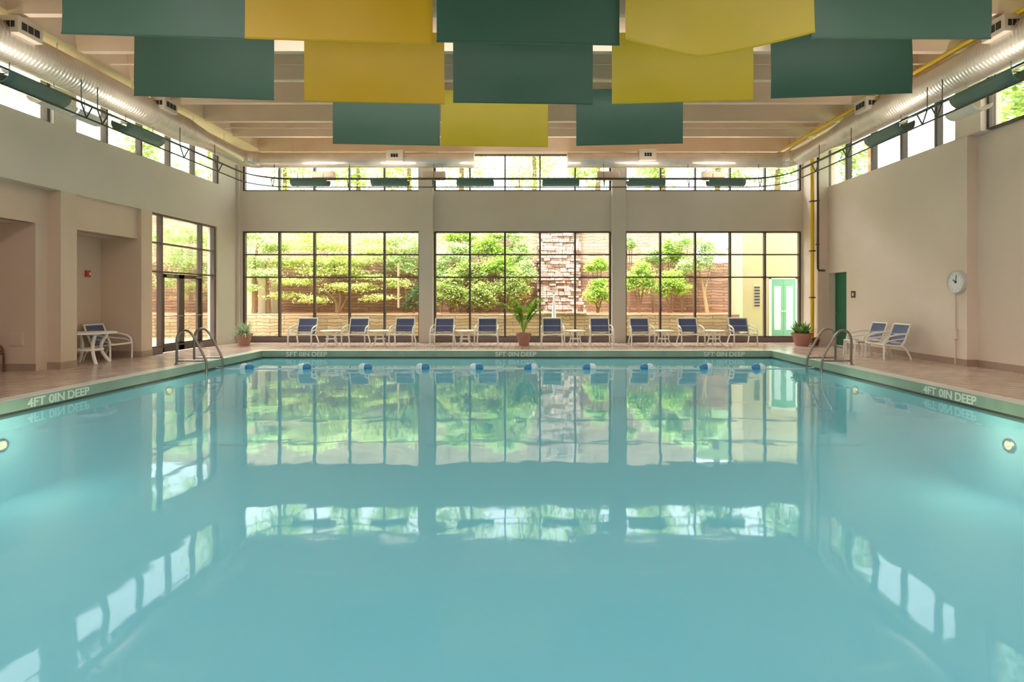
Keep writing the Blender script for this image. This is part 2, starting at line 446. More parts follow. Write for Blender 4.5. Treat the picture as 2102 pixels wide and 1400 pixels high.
for (yy, wh) in ((16.0, 'close to the windows'), (11.65, 'above the middle banner row')):
    mb = MB(); mb.tube([(-8.95,yy,6.5),(8.7,yy,6.5)], .02, 8)
    tag(mb.build('ceiling_conduit', M['ceil']), 'thin beige conduit crossing the ceiling ' + wh, 'conduit', 'pale ceiling conduits')

# ------------------------------------------------------------------ windows
def window(name, axis, fixed, us, zs, thick=.07, mull=.06, hb=.045, skip=(), reveal=.0, edge=.07):
    """axis 'x': in a plane Y = fixed, us are X; axis 'y': in a plane X = fixed, us are Y."""
    root = struct(empty(name, (0,0,0)))
    fr = MB(); gl = MB()
    def bx(m, u0, u1, z0, z1, d):
        if axis == 'x': m.box(u0, u1, fixed-d, fixed+d, z0, z1)
        else: m.box(fixed-d, fixed+d, u0, u1, z0, z1)
    for i, u in enumerate(us):
        e = edge if i in (0, len(us)-1) else mull
        bx(fr, u - e/2, u + e/2, zs[0], zs[-1], thick)
    for j, z in enumerate(zs):
        e = hb
        bx(fr, us[0], us[-1], z - e/2, z + e/2, thick * .8)
    fr.build('frame', M['frame'], root)
    for i in range(len(us)-1):
        for j in range(len(zs)-1):
            if (i, j) in skip: continue
            bx(gl, us[i]+mull/2, us[i+1]-mull/2, zs[j]+hb/2, zs[j+1]-hb/2, .006)
    gl.build('glass', M['glass'], root)
    return root
ZLO = [.19, 2.21, 2.98, ZL-.03]
n = 1
for (a, b) in BAYS:
    us = [a+.03 + (b-a-.06)*i/5 for i in range(6)]
    window('window_%d' % n, 'x', YB+.12, us, ZLO); n += 1
    window('window_%d' % n, 'x', YB+.12, us, [ZS+.03, ZT-.02], mull=.05); n += 1
    o = MB(); o.box(a, b, YB+.02, YB+.22, 0, .17); struct(o.build('trim_%d' % (n+10), M['curb']))
window('window_%d' % n, 'y', XL-.12, [14.32, 14.76, 16.55, 17.24], ZLO, skip=((1,0),)); n += 1
lw = bpy.data.objects['window_%d' % (n-1)]
window('window_%d' % n, 'y', XL-.15, [11.93, 12.87, 14.01, 15.12, 16.23, 17.43], [ZS+.02, ZT]); n += 1
window('window_%d' % n, 'y', XL-.15, [5.43, 6.6, 7.78, 8.95, 10.15, 11.3], [ZS+.02, ZT]); n += 1
window('window_%d' % n, 'y', XL-.15, [.03, 1.25, 2.45, 3.65, 4.87], [ZS+.02, ZT]); n += 1
window('window_%d' % n, 'y', XR+.2, [12.33, 13.05, 14.26, 15.49, 16.72, 17.87], [ZS-.03, ZT], mull=.1); n += 1
window('window_%d' % n, 'y', XR+.2, [5.43, 6.6, 7.8, 9.0, 10.3, 11.57], [ZS-.03, ZT], mull=.1); n += 1
window('window_%d' % n, 'y', XR+.2, [.03, 1.25, 2.45, 3.65, 4.87], [ZS-.03, ZT], mull=.1); n += 1
o = MB(); o.box(XL-.22, XL-.02, 14.29, 14.74, 0, .17); o.box(XL-.22, XL-.02, 16.57, 17.27, 0, .17); struct(o.build('trim_20', M['curb']))
# double glass door in the left window
dr = struct(empty('door_1', (XL-.12, 15.65, 0)))
for k, (a, b) in enumerate(((14.80, 15.64), (15.66, 16.51))):
    o = MB(); a -= 15.65; b -= 15.65
    o.box(-.03,.03,a,a+.11,0.02,2.17); o.box(-.03,.03,b-.11,b,0.02,2.17); o.box(-.03,.03,a,b,0.02,.25); o.box(-.03,.03,a,b,2.06,2.17)
    lf = o.build('door_leaf', M['frame'], dr)
    o = MB(); o.box(-.005,.005,a+.11,b-.11,.25,2.06); o.build('glass', M['glass'], lf)
    o = MB(); o.tube([(.03,a+.04,1.0),(.09,a+.04,1.0),(.09,b-.04,1.0),(.03,b-.04,1.0)], .014, 8); o.build('push_bar', M['steel'], lf)
    o = MB(); o.box(.03,.1,(a if k==0 else b-.4)+.1,(a if k==0 else b-.4)+.4,2.09,2.15); o.build('door_closer', M['steel'], lf)
# green door in the right wall
dr = struct(empty('door_2', (XRN, 17.0, 0)))
o = MB(); o.box(0,.05,-.5,.5,0.01,2.3); o.build('door_leaf', M['greendoor'], dr)
o = MB(); o.box(-.012,0,-.5,-.44,0,2.3); o.box(-.012,0,.44,.5,0,2.3); o.box(-.012,0,-.5,.5,2.24,2.3); o.build('door_frame', M['greendoor'], dr)
o = MB(); o.lathe([(.012,0),(.012,.04),(.032,.05),(.035,.07),(.02,.085)], (0,0,0), 14, Matrix.Rotation(-PI/2,4,'Y')); o.build('door_knob', M['steel'], dr, smooth=True, loc=(-.0,.32,1.02))
o = MB(); o.box(-.006,0,-.42,-.3,1.5,1.72); o.build('door_notice', M['clockf'], dr)
# ------------------------------------------------------------------ hanging banners
def banner(bl, br, m, label, sag=None, top=6.16, z0=4.92, seed=0):
    (xl, yl), (xr, yr) = bl, br
    YL = (z0-H)*F/(CY-yl); YR = (z0-H)*F/(CY-yr)
    A = Vector((PX(xl, YL), YL, 0)); B = Vector((PX(xr, YR), YR, 0))
    mid = (A+B)/2
    root = empty('hanging_banner', (mid.x, mid.y, z0))
    tag(root, label, 'banner', 'banners hung from the ceiling')
    nrm = Vector((-(B-A).y, (B-A).x, 0)).normalized()
    rnd = random.Random(seed); ph = rnd.random()*6
    def fn(u, v):
        p = A.lerp(B, u) - mid
        z = (top - z0) * v
        off = .02*math.sin(u*7+ph)*math.sin(PI*v) + .012*math.sin(v*5+ph)
        if sag:
            off += .22*math.sin(PI*u)*(1-v)
            z += (1-v) * (-sag*(u/.42 if u < .42 else (1-u)/.58) + (.05 if u > .42 else 0)*(u-.42)/.58)
            p += (B-A)*.016*(1-v)*(u)
        return tuple(p + nrm*off + Vector((0,0,z)))
    o = MB(); o.grid(fn, 24, 12); o.build('cloth', m, root, smooth=True)
    o = MB(); o.tube([fn(i/24,0) for i in range(25)], .013, 6); o.build('hem', m, root, smooth=True)
    for u in (.12, .88):
        q = A.lerp(B, u) - mid
        o = MB(); o.tube([(q.x,q.y,top-z0-.03),(q.x,q.y,ZC-z0+.02)], .006, 5); o.build('wire', M['ductbox'], root)
R1, R2, R3 = 'in the row nearest the viewer', 'in the middle row', 'in the row nearest the windows'
banner((125,67),(502,79), M['green_sheen'], 'green banner paled by painted sheen at the alcove end of the largest, frontmost row', seed=1)
banner((503,78),(888,91), M['yel_b'], 'flat mustard yellow banner in the frontmost row beside the alcove-side green one', seed=2)
banner((896,84),(1272,91), M['green_b'], 'dark green banner in the middle of the frontmost row between two yellow ones', seed=3)
banner((1284,79),(1668,72), M['yel_p'], 'yellow banner with bowed wrinkled lower edge in the frontmost row', sag=.15, seed=4)
banner((1662,79),(2033,79), M['green_sheen'], 'green banner paled by painted sheen at the clock wall end of the frontmost row', seed=5)
banner((276,196),(563,205), M['green_sheen'], 'green banner paled by painted sheen at the alcove end of the middle row of five', seed=6)
banner((624,206),(912,212), M['yel_b'], 'deep golden yellow banner in the middle row between two green ones', seed=7)
banner((930,209),(1217,213), M['green_b'], 'dark green banner at the centre of the middle row of five', seed=8)
banner((1256,212),(1546,204), M['yel_p'], 'olive yellow banner in the middle row under the bowed yellow one', seed=9)
banner((1582,201),(1872,190), M['green_b'], 'dark green banner at the yellow pipe end of the middle row', seed=10)
banner((683,294),(903,298), M['green_sheen'], 'green banner at the alcove end of the small row near the windows', seed=11)
banner((905,298),(1125,301), M['yel_p'], 'yellow banner at the middle of the small row near the windows', seed=12)
banner((1183,298),(1402,293), M['green_b'], 'dark green banner at the yellow pipe end of the row near the windows', seed=13)

# ------------------------------------------------------------------ ducts
def ribbed(p0, p1, r0, r1, pitch=.075, amp=.007):
    p0, p1 = Vector(p0), Vector(p1); L_ = (p1-p0).length; k = int(L_/pitch); pts = []; rs = []
    for i in range(k):
        for (t, a) in ((0,0),(.7,0),(.85,amp)):
            q = (i+t)/k; pts.append(p0.lerp(p1, q)); rs.append(r0+(r1-r0)*q+a)
    pts.append(p1); rs.append(r1)
    o = MB(); o.tube(pts, rs, 28); return o
def duct(side, xs, xc_end, label):
    s = side; z = 5.97; yb = 17.7
    root = empty('air_duct', (xs, yb, z)); tag(root, label, 'duct', 'round ducts under the ceiling')
    R_ = .33; r_ = .25
    ribbed((0,3.0-yb,0),(0,14.5-yb,0), R_, R_).build('spiral_section', M['duct'], root, smooth=True)
    ribbed((0,14.45-yb,0),(0,15.3-yb,0), R_, r_).build('reducer', M['duct'], root, smooth=True)
    o = MB(); o.tube([(0,15.3-yb,0),(0,-.5,0)], r_, 28); o.build('smooth_section', M['duct'], root, smooth=True)
    pts = [(-s*(.5-.5*math.cos(a)), -.5+.5*math.sin(a), 0) for a in [PI/2*i/5 for i in range(6)]]
    o = MB(); o.tube(pts, r_+.008, 28); o.build('elbow', M['duct'], root)
    ribbed((-s*.5,0,0),(xc_end-xs,0,0), .24, .24, .35, .006).build('cross_section', M['duct'], root, smooth=True)
    o = MB(); o.lathe([(.24,0),(.255,.0),(.255,.03),(.24,.03)], (0,0,0), 28, Matrix.Rotation(PI/2,4,'Y')); o.build('end_cap', M['ductbox'], root, loc=(xc_end-xs-.015,0,0))
    return root
def register(parent, loc, axis, s=1):
    x,y,z = loc
    o = MB()
    if axis == 'y': o.box(x-.17,x+.17,y-.24,y+.24,z-.15,z+.15)
    else: o.box(x-.27,x+.27,y-.17,y+.17,z-.18,z+.18)
    b = o.build('register_box', M['ductbox'], parent, bevel=.01)
    g = MB()
    if axis == 'y':
        for k in (-.12,0,.12): g.box(x+s*.166,x+s*.176,y+k-.05,y+k+.05,z-.07,z+.06)
    else:
        for k in (-.08,0,.08): g.box(x+k-.034,x+k+.034,y-.176,y-.166,z-.06,z+.05)
    g.build('grille', M['dark'], b)
    if axis == 'y':
        g = MB()
        for k in (-.08,0,.08): g.box(x+k-.032,x+k+.032,y-.246,y-.237,z-.06,z+.05)
        g.build('grille', M['dark'], b)
dl = duct(-1, -9.17, -1.79, 'silver spiral duct running above the alcove wall and turning along the back windows')
drr = duct(1, 8.52, 1.25, 'silver spiral duct running above the clock wall and turning along the back windows')
for yy in (13.3, 9.55): register(dl, (.28, yy-17.7, .22), 'y', 1)
for yy in (13.3, 9.5): register(drr, (-.28, yy-17.7, .22), 'y', -1)
register(dl, (PX(812,17.5)+9.17, -.2, .07), 'x'); register(drr, (PX(1328,17.5)-8.52, -.2, .1), 'x')
for root, sx in ((dl,-1),(drr,1)):
    for yy in (6,8.3,10.6,12.6,14.9,16.4):
        o = MB(); o.tube([(0,yy-17.7,.3 if yy<14 else .22),(0,yy-17.7,.52)], .008, 5); o.build('hanger_wire', M['ductbox'], root)
    for q in (1.5, 3.8, 6.2):
        o = MB(); o.tube([(-sx*q,0,.22),(-sx*q,0,1.26)], .006, 5); o.build('hanger_wire', M['ductbox'], root)

# small panels hung under the back duct
for px, wd in ((665,'nearest the alcove corner'),(892,'by the first column'),(1248,'by the second column'),(1463,'nearest the yellow pipe corner')):
    x = PX(px,17.55)
    root = empty('hanging_reflector', (x, 17.55, 5.43)); tag(root, 'small beige box panel under the back duct, ' + wd, 'panel', 'box panels under the back duct')
    o = MB(); o.box(-.36,.36,-.1,.1,-.12,.13); o.build('housing', M['panel'], root, bevel=.02)
    o = MB(); o.box(-.3,.3,-.08,.08,-.135,-.118); o.build('lens', M['white'], root)
    for k in (-.25,.25):
        o = MB(); o.tube([(k,0,.12),(k,.1,.34)], .01, 6); o.build('bracket', M['ductbox'], root)
for (x, yy, sd, wd) in ((-9.25,10.6,1,'above the first alcove shade'),(-9.25,11.35,1,'between the alcove side green shades'),(8.85,11.0,-1,'above the clock wall pillar')):
    root = empty('hanging_reflector', (x, yy, 5.32)); tag(root, 'curved white reflector under the side duct, ' + wd, 'reflector', 'white side reflectors')
    o = MB(); o.grid(lambda u,v: (sd*.2*math.cos(PI*v), (u-.5)*.7, -.14*math.sin(PI*v)), 4, 10); o.build('reflector', M['white'], root, smooth=True, solid=.012)
    o = MB(); o.tube([(0,0,-.12),(0,0,.3)], .01, 6); o.build('bracket', M['ductbox'], root)

# ------------------------------------------------------------------ lighting truss and green troughs
def truss_path(off, z):
    xl, xr, yb = -8.6+off, 7.93-off, 17.2-off; r = 1.1
    pts = [(xl,2.0,z)]
    for i in range(9):
        a = PI - PI/2*i/8; pts.append((xl+r+r*math.cos(a), yb-r+r*math.sin(a), z))
    for i in range(9):
        a = PI/2 - PI/2*i/8; pts.append((xr-r+r*math.cos(a), yb-r+r*math.sin(a), z))
    pts.append((xr,2.0,z)); return pts
tr = empty('lighting_truss', (0,0,5.0)); tag(tr, 'dark three-rail truss bent round three walls below the ducts', 'truss')
for (off, z) in ((-.1,.3),(.12,.22),(0,0)):
    o = MB(); o.tube(truss_path(off,z), .018, 8); o.build('rail', M['rail'], tr, smooth=True)
def brace(x, y, dx, dy):
    o = MB()
    a = Vector((x-dx*.1, y-dy*.1, .3)); b = Vector((x+dx*.12, y+dy*.12, .22)); c = Vector((x,y,0))
    o.tube([a,c], .014, 6); o.tube([b,c], .014, 6); o.tube([a,b], .014, 6); o.tube([a+Vector((0,0,-.02)), a+Vector((0,0,.45))], .01, 6)
    o.build('brace', M['rail'], tr)
for yy in (7.8, 10.6, 11.0, 13.6, 15.1):
    brace(-8.6, yy, 1, 0); brace(7.93, yy, -1, 0)
for px in (560, 715, 889, 1066, 1240, 1414, 1560):
    brace(PX(px,17.2), 17.2, 0, -1)
def trough(loc, rz, L_, label):
    root = empty('trough_light', loc, rz); tag(root, label, 'light', 'green trough lights on the truss')
    r = .17
    o = MB()
    a0, a1 = math.radians(-200), math.radians(10)
    o.grid(lambda u,v: ((u-.5)*L_, r*math.cos(a0+(a1-a0)*v), .02+r*math.sin(a0+(a1-a0)*v)), 8, 16); o.build('shade', M['trough'], root, smooth=True, solid=.012)
    la = bpy.data.lights.new('uplight', 'AREA'); la.energy = 9; la.shape = 'RECTANGLE'; la.size = L_*.9; la.size_y = .12; la.color = (1,.86,.7)
    lo = bpy.data.objects.new('lamp', la); C.objects.link(lo); lo.parent = root; lo.location = (0,0,.1); lo.rotation_euler = (PI,0,0)
    o = MB(); o.tube([(-L_*.46,0,.06),(L_*.46,0,.06)], .02, 10); o.build('lamp_tube', M['lampglow'], root)
    for k in (-.35,.35):
        o = MB(); o.tube([(k*L_,-.15,.06),(k*L_,.15,.06)], .009, 6); o.tube([(k*L_,0,.06),(k*L_,0,.24)], .01, 6); o.build('bracket', M['rail'], root)
for px, wd in ((637,'first from the alcove corner'),(801,'second from the alcove corner'),(976,'third from the alcove corner'),(1151,'third from the yellow pipe corner'),(1326,'second from the yellow pipe corner'),(1490,'first from the yellow pipe corner')):
    trough((PX(px,17.1), 17.1, 5.16), 0, 1.15, 'green half-round trough light before the high back windows, ' + wd)
trough((-8.6, 9.45, 5.16), -PI/2, 1.2, 'green trough light under the alcove side duct, farther from the back windows')
trough((-8.6, 12.05, 5.16), -PI/2, 1.2, 'green trough light under the alcove side duct, nearer the back windows')
trough((7.93, 9.43, 5.16), PI/2, 1.3, 'green trough light under the clock side duct, farther from the back windows')
trough((7.93, 12.05, 5.16), PI/2, 1.2, 'green trough light under the clock side duct, nearer the back windows')

# ------------------------------------------------------------------ pipes
o = MB(); o.tube([(8.32,1.0,6.352),(8.32,18.1,6.352)], .05, 12); p = o.build('yellow_pipe', M['yelpipe'], smooth=True)
tag(p, 'long yellow pipe running under the ceiling above the clock side duct', 'pipe')
for yy in (6.62,9.48,12.34,15.2,16.63):
    o = MB(); o.tube([(8.32,yy,6.352),(8.32,yy,6.408)], .03, 6); o.build('clamp', M['darkpipe'], p)
XP, YP = 9.135, 17.6
o = MB(); o.tube([(XP,YP,.18),(XP,YP,6.3)], .06, 12); p = o.build('yellow_pipe', M['yelpipe'], smooth=True)
tag(p, 'upright yellow pipe in the corner beside the green door', 'pipe')
o = MB(); o.lathe([(.11,.0),(.11,.03),(.08,.05),(.08,.2)], (XP,YP,0), 16); o.build('base_flange', M['brown'], p)
for z in (1.5,3.0,4.6):
    o = MB(); o.box(XP-.075,XP+.075,YP-.07,YP+.07,z,z+.04); o.build('clamp', M['darkpipe'], p)
xx = PX(1679,17.46)
o = MB(); o.tube([(xx,17.46,6.0),(xx,17.46,2.45),(xx+.02,17.46,2.39),(xx+.22,17.46,2.38)], .035, 10); p = o.build('drain_pipe', M['darkpipe'], smooth=True)
tag(p, 'dark downpipe with an elbow beside the green door', 'pipe')
for z in (3.2,4.6):
    o = MB(); o.box(xx-.05,xx+.05,17.45,17.515,z,z+.04); o.build('clamp', M['darkpipe'], p)

# ------------------------------------------------------------------ wall fittings
Yc = 12.19; rot = Matrix.Rotation(-PI/2,4,'Y')
root = empty('wall_clock', (XR, Yc, 1.86)); tag(root, 'round white clock with silver rim on the pillar of the plain wall', 'clock')
o = MB(); o.lathe([(.26,0),(.26,.07),(.245,.09),(.225,.085),(.225,.06)], (0,0,0), 36, rot); o.build('rim', M['clockr'], root, smooth=True)
o = MB(); o.lathe([(.001,.064),(.226,.064),(.226,.066),(.001,.067)], (0,0,0), 36, rot); o.build('dial', M['clockf'], root)
o = MB()
for k in range(12):
    a = 2*PI*k/12; c_, s_ = math.cos(a), math.sin(a)
    o.tube([(-.068,.17*c_,.17*s_),(-.068,.2*c_,.2*s_)], .009, 5)
o.build('hour_marks', M['clockr'], root)
o = MB(); o.tube([(-.072,0,0),(-.072,-.02,.15)], .008, 5); o.build('hand', M['darkpipe'], root)
o = MB(); o.tube([(-.074,0,0),(-.074,.08,.05)], .01, 5); o.build('hand', M['darkpipe'], root)
o = MB(); o.lathe([(.03,.066),(.03,.078),(.001,.08)], (0,0,0), 14, rot); o.build('hub', M['darkpipe'], root)
root = empty('conduit_box', (XR, 12.27, .7)); tag(root, 'beige electrical box with conduit on the pillar below the clock', 'electrical box')
o = MB(); o.box(-.05,0,-.06,.06,-.12,.12); o.build('box', M['wall_r'], root, bevel=.006)
o = MB(); o.tube([(-.015,0,.12),(-.015,0,.9)], .012, 6); o.build('conduit', M['wall_r'], root)
o = MB(); o.tube([(-.015,0,-.12),(-.015,0,-.68)], .012, 6); o.build('conduit', M['wall_r'], root)
root = empty('door_sign', (XR, 16.15, 1.61)); tag(root, 'small dark square sign on the wall beside the green door', 'sign')
o = MB(); o.box(-.015,0,-.1,.1,-.1,.1); o.build('plate', M['darkpipe'], root)
o = MB(); o.box(-.02,-.014,-.045,.045,-.04,.05); o.build('inset', M['panel'], root)
root = empty('fire_alarm', (-10.9, 13.45, 2.1)); tag(root, 'small red fire alarm on the alcove wall above the patio table', 'alarm')
o = MB(); o.box(0,.05,-.07,.07,-.08,.08); o.build('body', M['red'], root, bevel=.012)
o = MB(); o.box(.05,.07,-.0,.05,-.035,.035); o.build('strobe', M['clockf'], root, bevel=.008)
root = empty('access_panel', (-10.53, 11.22, .66)); tag(root, 'beige square access panel low on the alcove wall beside the brown chair', 'panel')
o = MB(); o.box(-.14,.14,-.015,0,-.14,.14); o.build('plate', M['panel'], root, bevel=.004)
o = MB(); o.box(-.105,-.005,-.022,-.014,-.1,.1); o.box(.005,.105,-.022,-.014,-.1,.1); o.build('flap', M['wall_l'], root)

# ------------------------------------------------------------------ sling chairs
def chair(frame_m, sling_m):
    root = empty('sling_chair', (0,0,0)); r = .022
    for s in (-1,1):
        o = MB(); o.tube(bez([(s*.36,-.30,0),(s*.36,-.30,.30),(s*.36,-.27,.48),(s*.355,-.18,.565)]), r, 8); o.build('leg', frame_m, root, smooth=True)
        o = MB(); o.tube(bez([(s*.30,.10,.34),(s*.31,.22,.30),(s*.33,.32,.14),(s*.335,.37,0)]), r, 8); o.build('leg', frame_m, root, smooth=True)
        o = MB(); o.tube(bez([(s*.355,-.18,.565),(s*.35,0,.61),(s*.335,.16,.63),(s*.30,.30,.63)]), r*1.05, 8); o.build('armrest', frame_m, root, smooth=True)
        o = MB(); o.tube(bez([(s*.36,-.29,.40),(s*.35,-.15,.47),(s*.33,.1,.50),(s*.30,.24,.52)]), r*.7, 6); o.build('arm_brace', frame_m, root, smooth=True)
    o = MB()
    rail = bez([(0,-.32,.385),(0,-.1,.35),(0,.12,.34),(0,.21,.40),(0,.30,.62),(0,.385,.85)], 5)
    for s in (-1,1): o.tube([(s*.295,p.y,p.z) for p in rail], r, 8)
    o.tube([(-.36,-.31,.375),(.36,-.31,.375)], r*.9, 8); o.tube([(-.295,.385,.85),(.295,.385,.85)], r, 8); o.tube([(-.3,.1,.33),(.3,.1,.33)], r*.8, 8)
    o.build('seat_frame', frame_m, root, smooth=True)
    def sl(a, b, name):
        q = rail[a:b+1]; n_ = len(q)-1
        def fn(u, v):
            t = v*n_; i = min(int(t), n_-1); p = q[i].lerp(q[i+1], t-i)
            sag = .025*(1-(2*u-1)**2)
            return ((u-.5)*.575, p.y + (sag if name != 'seat' else 0), p.z - (sag if name == 'seat' else 0))
        m_ = MB(); m_.grid(fn, 6, n_*2); m_.build(name, sling_m, root, smooth=True, solid=.008)
    sl(0, 15, 'seat'); sl(16, 25, 'backrest')
    return root
c0 = chair(M['white'], M['sling']); used = [False]
def put_chair(x, y, rz, label, group):
    o = c0 if not used[0] else copy_tree(c0)
    used[0] = True
    o.location = (x,y,0); o.rotation_euler = (0,0,rz); tag(o, label, 'chair', group)
G = 'navy sling chairs along the back windows'
CH = [(632,'nearest the spiky potted plant'),(738,'second from the spiky plant'),(832,'before the first back column'),
      (913,'just past the first column'),(1001,'beside the palm, column side'),(1133,'before the folded umbrella'),
      (1230.6,'before the second back column'),(1312,'just past the second column'),(1411,'second from the yellow pipe'),(1515,'before the pale green doors')]
for c, wd in CH:
    put_chair(PX(c,17.55), 17.22, 0, 'white framed navy sling chair along the windows, ' + wd, G)
put_chair(8.85, 14.35, -PI/2, 'white framed navy sling chair on the plain wall deck, nearer the green door', 'navy sling chairs by the plain wall')
put_chair(8.85, 13.5, -PI/2, 'white framed navy sling chair on the plain wall deck, nearer the clock', 'navy sling chairs by the plain wall')
put_chair(-10.33, 13.42, PI/2, 'white framed navy sling chair behind the round table in the alcove', 'alcove seating')
bc = chair(M['brown'], M['tan']); bc.name = 'brown_chair'; bc.location = (-10.95, 10.7, 0); bc.rotation_euler = (0,0,PI/2)
tag(bc, 'brown armchair cut by the picture edge beside the access panel', 'chair')
# low white stool beside the wall chairs
root = empty('foot_stool', (PX(1759,14.2), 14.2, 0)); tag(root, 'low white framed stool with dark sling beside the plain wall chairs', 'stool')
for (a,b) in ((-.2,-.25),(.2,-.25),(-.2,.25),(.2,.25)):
    o = MB(); o.tube([(a,b,0),(a*.95,b*.95,.4)], .017, 8); o.build('leg', M['white'], root)
o = MB(); o.tube([(-.19,-.24,.4),(.19,-.24,.4),(.19,.24,.4),(-.19,.24,.4),(-.19,-.24,.4)], .018, 8); o.build('seat_frame', M['white'], root)
o = MB(); o.grid(lambda u,v: ((u-.5)*.38,(v-.5)*.48,.4-.03*math.sin(PI*u)), 6, 2); o.build('seat', M['darkpipe'], root, smooth=True, solid=.008)

# ------------------------------------------------------------------ tables
def table(name, rad, h, legr, label, group, loc):
    root = empty(name, loc); tag(root, label, 'table', group)
    o = MB(); o.lathe([(.001,h-.035),(rad-.03,h-.035),(rad,h-.03),(rad,h-.006),(rad-.012,h),(.001,h)], (0,0,0), 36); o.build('table_top', M['white'], root, smooth=True)
    for k in range(4):
        a = PI/4 + PI/2*k + .25; c_, s_ = math.cos(a), math.sin(a)
        pts = bez([(c_*rad*.72,s_*rad*.72,h-.035),(c_*rad*.50,s_*rad*.50,h*.62),(c_*rad*.52,s_*rad*.52,h*.35),(c_*rad*.80,s_*rad*.80,0)])
        o = MB(); o.tube(pts, legr, 8); o.build('leg', M['white'], root, smooth=True)
    o = MB(); o.tube([(rad*.51*math.cos(2*PI*k/24),rad*.51*math.sin(2*PI*k/24),h*.45) for k in range(25)], legr*.7, 6); o.build('leg_ring', M['white'], root, smooth=True)
    return root
t0 = None
for px, wd in ((680,'between the first two chairs from the spiky plant'),(779,'between the second and third chairs from the spiky plant'),(955,'between the pair of chairs past the first column'),
               (1181,'between the pair of chairs beside the second column'),(1362,'between the first pair past the second column'),(1466,'beside the last chair before the yellow pipe')):
    lb = 'small round cream side table ' + wd
    if t0 is None: t0 = table('side_table', .33, .49, .022, lb, 'side tables along the back windows', (PX(px,17.2),17.2,0))
    else:
        t = copy_tree(t0); t.location = (PX(px,17.2),17.2,0); t['label'] = lb
table('patio_table', .55, .72, .036, 'large round white patio table standing in the alcove', None, (-10.12,12.5,0))

# ------------------------------------------------------------------ potted plants
def pot(root, r, h, m=M['terra']):
    o = MB(); o.lathe([(r*.62,0),(r*.88,h*.78),(r,h*.79),(r*1.02,h),(r*.9,h),(r*.84,h*.86)], (0,0,0), 28); p = o.build('pot', m, root, smooth=True)
    o = MB(); o.lathe([(.001,h*.84),(r*.85,h*.86),(.001,h*.9)], (0,0,0), 20); o.build('soil', M['soil'], root)
def blade(o, base, d, L_, w, droop, n_=6):
    base = Vector(base); d = Vector(d).normalized(); side = d.cross(Vector((0,0,1)))
    side = side.normalized() if side.length > .05 else Vector((1,0,0))
    vs = []
    for i in range(n_+1):
        t = i/n_; p = base + d*L_*t + Vector((0,0,-droop*t*t)); ww = w*math.sin(PI*min(.98,.12+.86*t))
        vs += [p - side*ww, p + side*ww]
    o.add(vs, [(2*i,2*i+1,2*i+3,2*i+2) for i in range(n_)])
R = random.Random(5)
root = empty('spiky_plant', (PX(501,17.3),17.3,0)); tag(root, 'grey green spiky plant in a terracotta pot at the alcove corner', 'potted plant')
pot(root, .25, .38)
o = MB()
for k in range(190):
    a = R.random()*2*PI; e = R.uniform(.1,1.5); L_ = R.uniform(.4,.7)
    blade(o, (.04*math.cos(a),.04*math.sin(a),.36), (math.cos(a)*math.cos(e),math.sin(a)*math.cos(e),math.sin(e)), L_*.9, .018, R.uniform(.05,.3))
o.build('leaves', M['spike'], root)
root = empty('potted_palm', (PX(1075,17.3),17.3,0)); tag(root, 'green feathery palm in a terracotta pot before the middle window', 'potted plant')
pot(root, .25, .39)
o = MB(); st = MB()
for k in range(19):
    a = R.random()*2*PI; e = R.uniform(1.05,1.5); L_ = R.uniform(1.15,1.75)
    pts = []
    for i in range(13):
        t = i/12; rr = L_*math.cos(e)*t*(.6+.5*t); zz = L_*math.sin(e)*t - .22*t**3*L_
        pts.append(Vector((math.cos(a)*rr, math.sin(a)*rr, .36+zz)))
    st.tube(pts, [.012*(1-.8*i/12) for i in range(13)], 5)
    for i in range(5,13):
        t = i/12; d = (pts[i]-pts[i-1]).normalized(); s_ = d.cross(Vector((0,0,1))).normalized()
        for q in (-1,1):
            for jj in (0,.5):
                blade(o, pts[i-1].lerp(pts[i],jj), (s_*q*1.0+d*.7), (.36 if t<.85 else .25)*R.uniform(.8,1.1), .018, .12, 4)
st.build('stems', M['lime'], root); o.build('fronds', M['foldleaf'], root)
root = empty('leafy_plant', (PX(1646,17.2),17.2,0)); tag(root, 'broad leafed plant in a wide terracotta pot by the yellow pipe', 'potted plant')
pot(root, .31, .40)
o = MB()
for k in range(80):
    a = R.random()*2*PI; e = R.uniform(.7,1.5); L_ = R.uniform(.3,.58)
    blade(o, (.1*math.cos(a),.1*math.sin(a),.34), (math.cos(a)*math.cos(e),math.sin(a)*math.cos(e),math.sin(e)), L_, .05, R.uniform(.05,.2))
o.build('leaves', M['broad'], root)
root = empty('russet_plant', (9.07,17.28,0)); tag(root, 'low russet leafed plant in a small brown pot at the foot of the yellow pipe', 'potted plant')
pot(root, .13, .18, M['brown'])
o = MB()
for k in range(70):
    a = R.random()*2*PI; e = R.uniform(.2,1.4); L_ = R.uniform(.1,.2)
    blade(o, (.05*math.cos(a),.05*math.sin(a),.15), (math.cos(a)*math.cos(e),math.sin(a)*math.cos(e),math.sin(e)), L_, .03, .04)
o.build('leaves', M['russet'], root)

